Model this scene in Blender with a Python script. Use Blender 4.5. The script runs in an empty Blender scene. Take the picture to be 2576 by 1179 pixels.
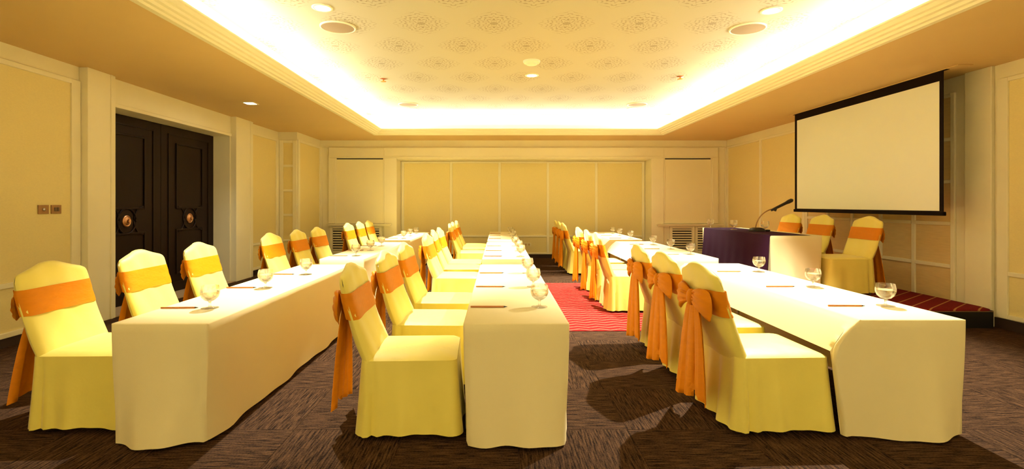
import bpy, math, random
from mathutils import Vector
random.seed(7)
PI = math.pi
S = bpy.context.scene
COL = S.collection

# ------------------------------------------------------------------ camera
IMG_W, IMG_H, FPX = 2576.0, 1179.0, 1280.0
cam_d = bpy.data.cameras.new('camera')
cam_d.sensor_fit = 'HORIZONTAL'
cam_d.sensor_width = 36.0
cam_d.lens = 36.0 * FPX / IMG_W
cam_d.shift_x = (IMG_W / 2 - 1253.0) / IMG_W
cam_d.shift_y = -(IMG_H / 2 - 512.0) / IMG_W
cam_d.clip_start = 0.05
cam = bpy.data.objects.new('camera', cam_d)
COL.objects.link(cam)
cam.location = (0, 0, 1.485)
cam.rotation_euler = (PI / 2, 0, 0)
S.camera = cam

# ------------------------------------------------------------------ world, exposure
w = bpy.data.worlds.new('world')
S.world = w
w.use_nodes = True
w.node_tree.nodes['Background'].inputs[0].default_value = (1.0, 0.62, 0.25, 1)
w.node_tree.nodes['Background'].inputs[1].default_value = 0.0
S.view_settings.view_transform = 'Standard'
S.view_settings.look = 'None'
S.view_settings.gamma = 1.0
S.view_settings.use_curve_mapping = False
S.view_settings.exposure = 0.22

# room dimensions (metres)
ZC, ZT = 3.145, 3.65              # soffit and tray ceilings
XL, XR = -5.10, 6.00              # side walls
YB, YBR = 13.35, 13.90            # rear wall: side bays, recessed middle
YN = -3.0                         # wall behind the camera
OX0, OX1, OY0, OY1 = -2.90, 3.91, -1.6, 12.14     # opening of the tray (outer edge of the moulding)

# ------------------------------------------------------------------ cove and down lights
COVE_COL = (1.0, 0.98, 0.82)
SPOT_COL = (1.0, 0.94, 0.80)
COVE_W = 12.0                      # watts per metre of cove strip
SPOT_W = 1600.0

def area_strip(name, loc, length, along, tilt):
    d = bpy.data.lights.new(name, 'AREA')
    d.shape = 'RECTANGLE'
    d.size, d.size_y = length, 0.05
    d.energy = COVE_W * length
    d.color = COVE_COL
    o = bpy.data.objects.new(name, d)
    COL.objects.link(o)
    o.location = loc
    o.rotation_euler = (PI + tilt, 0, 0) if along == 'x' else (PI, tilt, PI / 2)
    if along == 'y':
        o.rotation_euler = (PI, tilt, 0)
        d.size, d.size_y = 0.05, length
    return o
zc = 3.235
TILT = math.radians(42)             # strips lean towards the cove wall
area_strip('cove_lamp_far', ((OX0 + OX1) / 2, OY1 + 0.10, zc), OX1 - OX0 + 0.1, 'x', TILT)
area_strip('cove_lamp_near', ((OX0 + OX1) / 2, OY0 - 0.10, zc), OX1 - OX0 + 0.1, 'x', -TILT)
area_strip('cove_lamp_left', (OX0 - 0.10, (OY0 + OY1) / 2, zc), OY1 - OY0 + 0.1, 'y', TILT)
area_strip('cove_lamp_right', (OX1 + 0.10, (OY0 + OY1) / 2, zc), OY1 - OY0 + 0.1, 'y', -TILT)

def spot(name, loc, watts, angle, blend, target=None, col=SPOT_COL, r=0.035):
    d = bpy.data.lights.new(name, 'SPOT')
    d.energy = watts
    d.color = col
    d.spot_size = math.radians(angle)
    d.spot_blend = blend
    d.shadow_soft_size = r
    o = bpy.data.objects.new(name, d)
    COL.objects.link(o)
    o.location = loc
    if target:
        v = Vector(target) - Vector(loc)
        o.rotation_euler = v.to_track_quat('-Z', 'Y').to_euler()
    return o
# recessed lamps of the tray ceiling: x, y
DOWN = [(-1.94, 5.62), (3.06, 5.70), (0.57, 8.58), (-1.95, 11.60), (3.04, 11.56)]
SW = [0.72, 0.95, 0.95, 0.75, 0.68]
CONE = [84, 89, 84, 78, 84]
AIM = [(-1.9, 5.5), (2.4, 5.4), (0.45, 8.3), (-1.9, 10.9), (3.3, 10.7)]
for (x, y), (tx, ty), sw, cn in zip(DOWN, AIM, SW, CONE):
    spot('down_lamp', (x, y, ZT - 0.03), SPOT_W * sw, cn, 0.45, (tx, ty, 0.0), r=0.025)
# added unseen fill spots, bounced off the wall behind the viewer to lift fronts
FILL = [(-3.9, -2.1), (-1.3, -2.1), (2.0, -2.1), (4.6, -2.1)]
for x, y in FILL:
    spot('added_fill_lamp', (x, y, ZC - 0.02), 420, 110, 0.6, (x, -3.0, 1.5), col=(1.0, 0.86, 0.58))
# lamp in the soffit by the doors
spot('down_lamp_soffit', (-4.09, 8.40, ZC - 0.02), 90, 110, 0.8)

# ================================================================== helpers
def link(o):
    COL.objects.link(o)
    return o

def tag(o, label=None, cat=None, group=None, kind=None):
    if label: o['label'] = label
    if cat: o['category'] = cat
    if group: o['group'] = group
    if kind: o['kind'] = kind
    return o

def empty(name, loc=(0, 0, 0), rz=0.0):
    o = bpy.data.objects.new(name, None)
    o.empty_display_size = 0.1
    o.location = loc
    o.rotation_euler = (0, 0, rz)
    return link(o)

class MB:
    def __init__(self):
        self.v, self.f = [], []
    def box(self, x0, x1, y0, y1, z0, z1):
        n = len(self.v)
        self.v += [(x0, y0, z0), (x1, y0, z0), (x1, y1, z0), (x0, y1, z0),
                   (x0, y0, z1), (x1, y0, z1), (x1, y1, z1), (x0, y1, z1)]
        self.f += [(n, n+3, n+2, n+1), (n+4, n+5, n+6, n+7), (n, n+1, n+5, n+4),
                   (n+1, n+2, n+6, n+5), (n+2, n+3, n+7, n+6), (n+3, n, n+4, n+7)]
        return self
    def rings(self, rings, closed=True, cap0=False, cap1=False):
        n = len(self.v)
        m = len(rings[0])
        for r in rings:
            self.v += [tuple(p) for p in r]
        for i in range(len(rings) - 1):
            for j in range(m if closed else m - 1):
                k = (j + 1) % m
                self.f.append((n + i*m + j, n + i*m + k, n + (i+1)*m + k, n + (i+1)*m + j))
        if cap0: self.f.append(tuple(n + j for j in reversed(range(m))))
        if cap1: self.f.append(tuple(n + (len(rings)-1)*m + j for j in range(m)))
        return self
    def lathe(self, prof, seg=24, c=(0, 0, 0), axis='z', cap0=True, cap1=True):
        rr = []
        for r, h in prof:
            ring = []
            for j in range(seg):
                a = 2 * PI * j / seg
                p, q = r * math.cos(a), r * math.sin(a)
                if axis == 'z': ring.append((c[0]+p, c[1]+q, c[2]+h))
                elif axis == 'x': ring.append((c[0]+h, c[1]+p, c[2]+q))
                else: ring.append((c[0]+q, c[1]+h, c[2]+p))
            rr.append(ring)
        return self.rings(rr, True, cap0, cap1)
    def tube(self, path, rad, seg=8, closed=False):
        path = [Vector(p) for p in path]
        rr = []
        n = len(path)
        up = Vector((0, 0, 1))
        for i, p in enumerate(path):
            if closed:
                t = path[(i+1) % n] - path[i-1]
            else:
                t = path[min(i+1, n-1)] - path[max(i-1, 0)]
            t.normalize()
            a = t.cross(up)
            if a.length < 1e-3: a = t.cross(Vector((1, 0, 0)))
            a.normalize()
            b = a.cross(t)
            r = rad[i] if isinstance(rad, (list, tuple)) else rad
            rr.append([p + (a*math.cos(2*PI*j/seg) + b*math.sin(2*PI*j/seg))*r for j in range(seg)])
        if closed: rr.append(rr[0])
        return self.rings(rr, True, not closed, not closed)
    def build(self, name, mat, parent=None, smooth=False, bevel=0.0, auto=None, flip=False):
        me = bpy.data.meshes.new(name)
        me.from_pydata(self.v, [], self.f)
        me.update()
        import bmesh
        bm = bmesh.new(); bm.from_mesh(me)
        bmesh.ops.recalc_face_normals(bm, faces=bm.faces)
        bm.to_mesh(me); bm.free()
        if mat: me.materials.append(mat)
        if smooth:
            for p in me.polygons: p.use_smooth = True
            if auto:
                me.set_sharp_from_angle(angle=math.radians(auto))
        o = link(bpy.data.objects.new(name, me))
        if parent: o.parent = parent
        if bevel:
            b = o.modifiers.new('bevel', 'BEVEL')
            b.width = bevel; b.segments = 2; b.limit_method = 'ANGLE'
        return o

def boxobj(name, mat, x0, x1, y0, y1, z0, z1, parent=None, bevel=0.0):
    return MB().box(min(x0,x1), max(x0,x1), min(y0,y1), max(y0,y1), z0, z1).build(name, mat, parent, bevel=bevel)

def copy_tree(o, parent=None):
    c = link(o.copy())
    c.parent = parent
    for ch in list(o.children):
        copy_tree(ch, c)
    return c

# ------------------------------------------------------------------ materials
def new_mat(name):
    m = bpy.data.materials.new(name)
    m.use_nodes = True
    nt = m.node_tree
    return m, nt, nt.nodes['Principled BSDF']

def N(nt, t, **kw):
    n = nt.nodes.new(t)
    for k, v in kw.items(): setattr(n, k, v)
    return n

def math_node(nt, op, a, b=None, c=None, clamp=False):
    n = nt.nodes.new('ShaderNodeMath'); n.operation = op; n.use_clamp = clamp
    for i, x in enumerate((a, b, c)):
        if x is None: continue
        if isinstance(x, (int, float)): n.inputs[i].default_value = x
        else: nt.links.new(x, n.inputs[i])
    return n.outputs[0]

def mixc(nt, fac, c1, c2):
    n = nt.nodes.new('ShaderNodeMix'); n.data_type = 'RGBA'
    if isinstance(fac, (int, float)): n.inputs[0].default_value = fac
    else: nt.links.new(fac, n.inputs[0])
    for i, c in ((6, c1), (7, c2)):
        if isinstance(c, tuple): n.inputs[i].default_value = (*c, 1)
        else: nt.links.new(c, n.inputs[i])
    return n.outputs[2]

def simple(name, col, rough=0.6, var=0.08, scale=8.0, bump=0.0, bscale=60.0, metal=0.0, stretch=None, sheen=0.0, spec=0.4, subsurf=0.0):
    m, nt, b = new_mat(name)
    tc = N(nt, 'ShaderNodeTexCoord')
    src = tc.outputs['Object']
    if stretch:
        mp = N(nt, 'ShaderNodeMapping'); mp.inputs['Scale'].default_value = stretch
        nt.links.new(src, mp.inputs[0]); src = mp.outputs[0]
    no = N(nt, 'ShaderNodeTexNoise'); no.inputs['Scale'].default_value = scale; no.inputs['Detail'].default_value = 4
    nt.links.new(src, no.inputs['Vector'])
    c1 = tuple(max(0, x*(1-var)) for x in col); c2 = tuple(min(1, x*(1+var)) for x in col)
    nt.links.new(mixc(nt, no.outputs['Fac'], c1, c2), b.inputs['Base Color'])
    b.inputs['Roughness'].default_value = rough
    b.inputs['Metallic'].default_value = metal
    b.inputs['Specular IOR Level'].default_value = spec
    if sheen: b.inputs['Sheen Weight'].default_value = sheen
    if bump:
        n2 = N(nt, 'ShaderNodeTexNoise'); n2.inputs['Scale'].default_value = bscale; n2.inputs['Detail'].default_value = 3
        nt.links.new(src, n2.inputs['Vector'])
        bp = N(nt, 'ShaderNodeBump'); bp.inputs['Strength'].default_value = bump; bp.inputs['Distance'].default_value = 0.01
        nt.links.new(n2.outputs['Fac'], bp.inputs['Height']); nt.links.new(bp.outputs[0], b.inputs['Normal'])
    return m

M = {}
M['paint'] = simple('cream_paint', (0.91, 0.84, 0.58), 0.5, 0.03, 3)
M['soffit'] = simple('soffit_paint', (0.74, 0.52, 0.225), 0.7, 0.03, 2)
M['wallpaper'] = simple('woven_wallpaper', (0.87, 0.735, 0.335), 0.75, 0.07, 40, 0.15, 180, stretch=(1, 1, 3))
M['veneer'] = simple('veneer_panel', (0.80, 0.60, 0.28), 0.55, 0.12, 6, 0.1, 60, stretch=(1, 1, 9))
M['plinth'] = simple('dark_plinth', (0.035, 0.018, 0.010), 0.6, 0.1, 10)
M['door'] = simple('dark_lacquered_wood', (0.013, 0.0055, 0.0025), 0.5, 0.15, 5, spec=0.15, stretch=(2, 2, 0.4))
M['brass'] = simple('aged_copper', (0.62, 0.33, 0.16), 0.35, 0.1, 12, metal=0.8)
M['cloth'] = simple('white_table_linen', (0.87, 0.74, 0.40), 0.8, 0.02, 4, 0.10, 260, sheen=0.1)
M['cover'] = simple('yellow_chair_cover', (0.88, 0.735, 0.14), 0.55, 0.05, 3, 0.5, 9, spec=0.5, sheen=0.3)
M['sash'] = simple('orange_satin_sash', (0.72, 0.235, 0.004), 0.5, 0.10, 9, 0.25, 26, spec=0.15, stretch=(1, 1, 3))
M['leg'] = simple('dark_chair_leg', (0.10, 0.06, 0.03), 0.4, 0.1, 9)
M['purple'] = simple('purple_cloth', (0.036, 0.008, 0.030), 0.8, 0.1, 6, 0.1, 120, spec=0.1)
M['black'] = simple('black_trim', (0.008, 0.004, 0.003), 0.7, 0.1, 9, spec=0.1)
M['blackplastic'] = simple('black_plastic', (0.012, 0.010, 0.010), 0.4, 0.1, 9)
M['metal'] = simple('bright_metal', (0.6, 0.55, 0.48), 0.3, 0.05, 9, metal=0.9)
M['screen'] = simple('projection_fabric', (0.87, 0.89, 0.78), 0.85, 0.015, 2)
M['bronze'] = simple('bronze_plate', (0.34, 0.19, 0.08), 0.4, 0.15, 30, metal=0.4)
M['pencil'] = simple('brown_pencil', (0.50, 0.19, 0.05), 0.45, 0.05, 20)
M['graphite'] = simple('pencil_tip', (0.05, 0.04, 0.04), 0.5)
M['speaker'] = simple('speaker_grille', (0.34, 0.235, 0.11), 0.8, 0.08, 120)
M['orange'] = simple('orange_sprinkler', (0.85, 0.28, 0.03), 0.4)
M['slot'] = simple('dark_slot', (0.03, 0.034, 0.034), 0.8, spec=0.1)
M['blind'] = simple('roller_blind_fabric', (0.92, 0.84, 0.54), 0.8, 0.02, 3, 0.05, 200)
M['wood'] = simple('table_board', (0.35, 0.22, 0.12), 0.6)
M['stagewood'] = simple('black_stage_skirt', (0.006, 0.005, 0.005), 0.6)

def glass_mat(name, ior, col, clear):
    """clear glass; part of the light passes straight through the thin walls"""
    m, nt, b = new_mat(name)
    b.inputs['Base Color'].default_value = (*col, 1)
    b.inputs['Roughness'].default_value = 0.0
    b.inputs['Transmission Weight'].default_value = 1.0
    b.inputs['IOR'].default_value = ior
    tr = N(nt, 'ShaderNodeBsdfTransparent')
    mx = N(nt, 'ShaderNodeMixShader'); mx.inputs[0].default_value = clear
    nt.links.new(b.outputs[0], mx.inputs[1]); nt.links.new(tr.outputs[0], mx.inputs[2])
    nt.links.new(mx.outputs[0], nt.nodes['Material Output'].inputs[0])
    return m
M['glass'] = glass_mat('clear_glass', 1.45, (1, 1, 1), 0.35)
M['water'] = glass_mat('water', 1.33, (1, 0.99, 0.96), 0.30)

def emis(name, col, s):
    m, nt, b = new_mat(name)
    b.inputs['Base Color'].default_value = (*col, 1)
    b.inputs['Emission Color'].default_value = (*col, 1)
    b.inputs['Emission Strength'].default_value = s
    return m
M['lamp'] = emis('lamp_face', (1.0, 0.93, 0.78), 40.0)

def carpet_tile_mat():
    m, nt, b = new_mat('ribbed_brown_carpet')
    tc = N(nt, 'ShaderNodeTexCoord'); oi = N(nt, 'ShaderNodeObjectInfo')
    add = N(nt, 'ShaderNodeVectorMath', operation='ADD')
    nt.links.new(tc.outputs['Object'], add.inputs[0])
    cx = N(nt, 'ShaderNodeCombineXYZ')
    r = math_node(nt, 'MULTIPLY', oi.outputs['Random'], 37.0)
    nt.links.new(r, cx.inputs[0]); nt.links.new(r, cx.inputs[1])
    nt.links.new(cx.outputs[0], add.inputs[1])
    mp = N(nt, 'ShaderNodeMapping'); mp.inputs['Scale'].default_value = (7, 85, 1)
    nt.links.new(add.outputs[0], mp.inputs[0])
    no = N(nt, 'ShaderNodeTexNoise'); no.inputs['Scale'].default_value = 1.0; no.inputs['Detail'].default_value = 2.5
    no.inputs['Roughness'].default_value = 0.6
    nt.links.new(mp.outputs[0], no.inputs['Vector'])
    n2 = N(nt, 'ShaderNodeTexNoise'); n2.inputs['Scale'].default_value = 90; n2.inputs['Detail'].default_value = 2
    nt.links.new(add.outputs[0], n2.inputs['Vector'])
    v = math_node(nt, 'ADD', math_node(nt, 'MULTIPLY', no.outputs['Fac'], 0.72), math_node(nt, 'MULTIPLY', n2.outputs['Fac'], 0.28))
    rp = N(nt, 'ShaderNodeValToRGB')
    rp.color_ramp.elements[0].position = 0.40; rp.color_ramp.elements[0].color = (0.012, 0.005, 0.002, 1)
    rp.color_ramp.elements[1].position = 0.62; rp.color_ramp.elements[1].color = (0.100, 0.050, 0.022, 1)
    nt.links.new(v, rp.inputs[0])
    nt.links.new(rp.outputs[0], b.inputs['Base Color'])
    b.inputs['Roughness'].default_value = 0.95
    b.inputs['Specular IOR Level'].default_value = 0.1
    bp = N(nt, 'ShaderNodeBump'); bp.inputs['Strength'].default_value = 0.5; bp.inputs['Distance'].default_value = 0.01
    nt.links.new(v, bp.inputs['Height']); nt.links.new(bp.outputs[0], b.inputs['Normal'])
    return m
M['carpet'] = carpet_tile_mat()

def line_carpet(name, base, line, period, diag, amp, freq, thick):
    m, nt, b = new_mat(name)
    tc = N(nt, 'ShaderNodeTexCoord'); sp = N(nt, 'ShaderNodeSeparateXYZ')
    nt.links.new(tc.outputs['Object'], sp.inputs[0])
    x, y = sp.outputs[0], sp.outputs[1]
    tri = math_node(nt, 'PINGPONG', x, freq)
    yy = math_node(nt, 'ADD', y, math_node(nt, 'MULTIPLY', tri, amp))
    yy = math_node(nt, 'ADD', yy, math_node(nt, 'MULTIPLY', x, diag))
    fr = math_node(nt, 'FRACT', math_node(nt, 'DIVIDE', yy, period))
    ln = math_node(nt, 'LESS_THAN', fr, thick)
    no = N(nt, 'ShaderNodeTexNoise'); no.inputs['Scale'].default_value = 30
    nt.links.new(tc.outputs['Object'], no.inputs['Vector'])
    ln = math_node(nt, 'MULTIPLY', ln, math_node(nt, 'ADD', 0.35, no.outputs['Fac']), clamp=True)
    dark = tuple(c * 0.62 for c in base)
    bc = mixc(nt, no.outputs['Fac'], dark, tuple(min(1, c * 1.25) for c in base))
    nt.links.new(mixc(nt, ln, bc, line), b.inputs['Base Color'])
    b.inputs['Roughness'].default_value = 0.95
    b.inputs['Specular IOR Level'].default_value = 0.1
    return m
M['rug'] = line_carpet('red_wave_carpet', (0.235, 0.010, 0.008), (0.62, 0.20, 0.12), 0.125, 0.0, 0.45, 0.12, 0.15)
M['stagecarpet'] = line_carpet('dark_red_carpet_gold_lines', (0.20, 0.013, 0.013), (0.50, 0.25, 0.08), 0.22, -0.75, 0.0, 1.0, 0.10)

def tray_mat():
    m, nt, b = new_mat('medallion_wallpaper')
    tc = N(nt, 'ShaderNodeTexCoord'); sp = N(nt, 'ShaderNodeSeparateXYZ')
    nt.links.new(tc.outputs['Object'], sp.inputs[0])
    P = 0.875
    yn = math_node(nt, 'ADD', math_node(nt, 'DIVIDE', math_node(nt, 'SUBTRACT', sp.outputs[1], 6.12 - 20 * P), P), 0.5)
    row = math_node(nt, 'FLOOR', yn)
    ly = math_node(nt, 'MULTIPLY', math_node(nt, 'SUBTRACT', math_node(nt, 'FRACT', yn), 0.5), P)
    off = math_node(nt, 'MULTIPLY', math_node(nt, 'MODULO', row, 2.0), 0.5)
    xn = math_node(nt, 'ADD', math_node(nt, 'ADD', math_node(nt, 'DIVIDE', math_node(nt, 'ADD', sp.outputs[0], 0.05 + 20 * P), P), 0.5), off)
    lx = math_node(nt, 'MULTIPLY', math_node(nt, 'SUBTRACT', math_node(nt, 'FRACT', xn), 0.5), P)
    ax = math_node(nt, 'ABSOLUTE', lx); ay = math_node(nt, 'ABSOLUTE', ly)
    d = math_node(nt, 'ADD', math_node(nt, 'POWER', math_node(nt, 'DIVIDE', ax, 0.33), 1.25), math_node(nt, 'POWER', math_node(nt, 'DIVIDE', ay, 0.40), 1.25))
    ang = math_node(nt, 'ARCTAN2', ay, ax)
    no = N(nt, 'ShaderNodeTexNoise'); no.inputs['Scale'].default_value = 14; no.inputs['Detail'].default_value = 2
    cb = N(nt, 'ShaderNodeCombineXYZ'); nt.links.new(ax, cb.inputs[0]); nt.links.new(ay, cb.inputs[1])
    nt.links.new(cb.outputs[0], no.inputs['Vector'])
    wob = math_node(nt, 'MULTIPLY', math_node(nt, 'SUBTRACT', no.outputs['Fac'], 0.5), 9.0)
    s1 = math_node(nt, 'SINE', math_node(nt, 'ADD', math_node(nt, 'ADD', math_node(nt, 'MULTIPLY', d, 26.0), wob), math_node(nt, 'MULTIPLY', math_node(nt, 'SINE', math_node(nt, 'MULTIPLY', ang, 10.0)), 2.2)))
    l1 = math_node(nt, 'GREATER_THAN', s1, 0.45)
    s2 = math_node(nt, 'SINE', math_node(nt, 'ADD', math_node(nt, 'MULTIPLY', ang, 24.0), math_node(nt, 'MULTIPLY', d, 12.0)))
    l2 = math_node(nt, 'GREATER_THAN', s2, 0.0)
    pat = math_node(nt, 'MULTIPLY', l1, math_node(nt, 'ADD', math_node(nt, 'MULTIPLY', l2, 0.7), 0.3))
    mask = math_node(nt, 'SUBTRACT', 1.12, d, clamp=True)
    mask = math_node(nt, 'POWER', math_node(nt, 'MULTIPLY', mask, 1.6, clamp=True), 0.6)
    core = math_node(nt, 'MULTIPLY', math_node(nt, 'LESS_THAN', d, 0.10), 0.4)
    # small linking buds between the medallions of one row
    f = math_node(nt, 'MULTIPLY', math_node(nt, 'ADD', math_node(nt, 'MULTIPLY', pat, mask), core), 0.62, clamp=True)
    nt.links.new(mixc(nt, f, (0.55, 0.495, 0.32), (0.20, 0.115, 0.045)), b.inputs['Base Color'])
    b.inputs['Roughness'].default_value = 0.75
    return m
M['tray'] = tray_mat()

# ================================================================== the setting
# ---- floor with carpet tiles
floor = boxobj('floor', M['plinth'], XL - 0.5, XR + 0.4, YN - 0.2, YBR + 0.2, -0.12, -0.010)
tag(floor, 'dark brown ribbed carpet tile floor of the meeting room', 'floor', kind='structure')
TS = 0.73
tile_me = None
kx0, kx1 = -9, 7
for ky in range(-2, 15):
    y0 = 3.35 + TS * ky
    if y0 > YBR: continue
    for kx in range(kx0, kx1 + 1):
        x0 = 0.851 + TS * kx
        # keep only tiles inside the room and inside the wedge that can be seen
        if x0 < XL - 0.75 or x0 > XR: continue
        if x0 + TS < -1.35 * (y0 + TS) - 0.2 or x0 > 1.35 * (y0 + TS) + 0.2: continue
        if tile_me is None:
            g = TS / 2 - 0.0012
            t = MB().box(-g, g, -g, g, -0.010, 0.0).build('carpet_tile', M['carpet'], floor)
            tile_me = t.data
        else:
            t = link(bpy.data.objects.new('carpet_tile', tile_me)); t.parent = floor
        t.location = (x0 + TS / 2, y0 + TS / 2, 0)
        t.rotation_euler = (0, 0, PI / 2 if (kx + ky) % 2 == 0 else 0)

# ---- ceiling: soffit with opening, tray, cove, crown moulding
c = MB()
ZS = ZC + 0.06
c.box(XL - 0.5, OX0, YN - 0.2, YBR + 0.2, ZC, ZS)
c.box(OX1, XR + 0.4, YN - 0.2, YBR + 0.2, ZC, ZS)
c.box(OX0, OX1, OY1, YBR + 0.2, ZC, ZS)
c.box(OX0, OX1, YN - 0.2, OY0, ZC, ZS)
ceiling = c.build('ceiling', M['soffit'])
tag(ceiling, 'cream soffit ceiling framing the recessed tray', 'ceiling', kind='structure')
CW = 0.28
boxobj('tray_panel', M['tray'], OX0 - CW - .1, OX1 + CW + .1, OY0 - CW - .1, OY1 + CW + .1, ZT, ZT + 0.05, ceiling)
cw = MB()
cw.box(OX0 - CW - .08, OX0 - CW, OY0 - CW, OY1 + CW, ZS, ZT)
cw.box(OX1 + CW, OX1 + CW + .08, OY0 - CW, OY1 + CW, ZS, ZT)
cw.box(OX0 - CW, OX1 + CW, OY1 + CW, OY1 + CW + .08, ZS, ZT)
cw.box(OX0 - CW, OX1 + CW, OY0 - CW - .08, OY0 - CW, ZS, ZT)
cw.build('cove_wall', simple('white_cove_paint', (0.90, 0.88, 0.80), 0.7, 0.02, 3), ceiling)
prof = [(-0.07, ZC), (-0.07, ZC - 0.022), (-0.015, ZC - 0.022), (0.0, ZC - 0.005), (0.03, ZC), (0.045, ZC + 0.022),
        (0.075, ZC + 0.030), (0.085, ZC + 0.052), (0.11, ZC + 0.060), (0.135, ZC + 0.085), (0.15, ZC + 0.095), (0.15, ZC + 0.112),
        (0.12, ZC + 0.112), (0.11, ZC + 0.075), (0.0, ZC + 0.06)]
rings = []
for d, z in prof:
    rings.append([(OX0 + d, OY0 + d, z), (OX1 - d, OY0 + d, z), (OX1 - d, OY1 - d, z), (OX0 + d, OY1 - d, z)])
MB().rings(rings).build('crown_moulding', M['paint'], ceiling)

# ---- generic panelling: stiles, rails and panels on a flat wall
def panelling(parent, axis, c, n, edges, rails, pm, sw=0.07, rw=0.055, fd=0.03, pd=0.008, edge_stiles=True, panel_mats=None):
    """axis 'x': wall plane x=c, normal n on x, spread along y; axis 'y' likewise."""
    def put(name, mat, a0, a1, z0, z1, depth, bev=0.0):
        if axis == 'x': return boxobj(name, mat, c, c + n * depth, a0, a1, z0, z1, parent, bev)
        return boxobj(name, mat, a0, a1, c, c + n * depth, z0, z1, parent, bev)
    for i, e in enumerate(edges):
        put('stile', M['paint'], e - sw/2, e + sw/2, rails[0] - rw/2, rails[-1] + rw/2, fd, 0.006)
    for i in range(len(edges) - 1):
        a0, a1 = edges[i] + sw/2, edges[i+1] - sw/2
        for z in rails:
            put('rail', M['paint'], a0, a1, z - rw/2, z + rw/2, fd, 0.006)
        for k in range(len(rails) - 1):
            put('panel', pm, a0, a1, rails[k] + rw/2, rails[k+1] - rw/2, pd)

# ---- left wall
DY0, DY1, DZ, DX = 6.62, 9.70, 2.768, -5.41
wl = MB()
wl.box(XL - 0.5, XL, YN, DY0, 0, ZC)
wl.box(XL - 0.5, XL, DY0, DY1, DZ, ZC)
wl.box(XL - 0.5, DX - 0.06, DY0, DY1, 0, DZ)
wl.box(XL - 0.5, XL, DY1, 11.8, 0, ZC)
wl.box(XL - 0.5, -4.66, 11.8, YBR + 0.2, 0, ZC)
wall_left = tag(wl.build('wall_left', M['paint']), 'cream panelled left wall with a dark double door', 'wall', kind='structure')
panelling(wall_left, 'x', XL, 1, [0.9, 3.5, 6.12], [0.125, 0.635, 2.945], M['wallpaper'], sw=0.13)
panelling(wall_left, 'x', XL, 1, [10.45, 11.72], [0.125, 0.635, 2.945], M['wallpaper'], sw=0.14)
panelling(wall_left, 'y', 11.8, -1, [-5.02, -4.71], [0.125, 0.635, 1.225, 1.79, 2.36, 2.92], M['wallpaper'], sw=0.09)
panelling(wall_left, 'x', -4.66, 1, [11.86, 13.28], [0.125, 0.635, 2.945], M['wallpaper'], sw=0.10)
def pilaster(parent, axis, c, n, a0, a1, depth, z1=ZC, bands=True):
    def put(name, b0, b1, z0, zz, dep, bev=0.006):
        if axis == 'x': return boxobj(name, M['paint'], c, c + n*dep, b0, b1, z0, zz, parent, bev)
        return boxobj(name, M['paint'], b0, b1, c, c + n*dep, z0, zz, parent, bev)
    put('pilaster', a0, a1, 0.0, z1, depth)
    wd = a1 - a0
    if bands:
        put('pilaster_fillet', a0 + wd*0.80, a0 + wd*0.88, 0.0, z1, depth + 0.012)
pilaster(wall_left, 'x', XL, 1, 6.19, 6.64, 0.11)
pilaster(wall_left, 'x', XL, 1, DY1, 10.37, 0.11)
boxobj('door_header', M['paint'], XL, XL + 0.02, 6.64, DY1, DZ, DZ + 0.05, wall_left, 0.004)
# jambs and threshold
tr = MB()
tr.box(DX - 0.06, XL, DY1 - 0.03, DY1, 0, DZ)
tr.box(DX - 0.06, XL, DY0, DY0 + 0.03, 0, DZ)
tr.build('trim_1', M['paint'])
tag(bpy.data.objects['trim_1'], 'cream jambs lining the dark double doors', 'trim', kind='structure')
tag(boxobj('trim_2', simple('threshold_wood', (0.45, 0.33, 0.2), 0.5), DX - 0.06, XL + 0.1, DY0 + .03, DY1 - .03, 0.001, 0.016), 'pale threshold strip under the double doors', 'trim', kind='structure')
for nm, b in (('baseboard_left', [(XL, XL + 0.012, YN, 6.19, 0, 0.097), (XL, XL + 0.012, 10.37, 11.8, 0, 0.097), (-4.66, -4.648, 11.8, 13.35, 0, 0.097), (-5.1, -4.66, 11.788, 11.8, 0, 0.097)]),):
    mb = MB()
    for q in b: mb.box(*q)
    tag(mb.build(nm, M['plinth']), 'dark recessed plinth along the left wall', 'baseboard', kind='structure')

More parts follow.
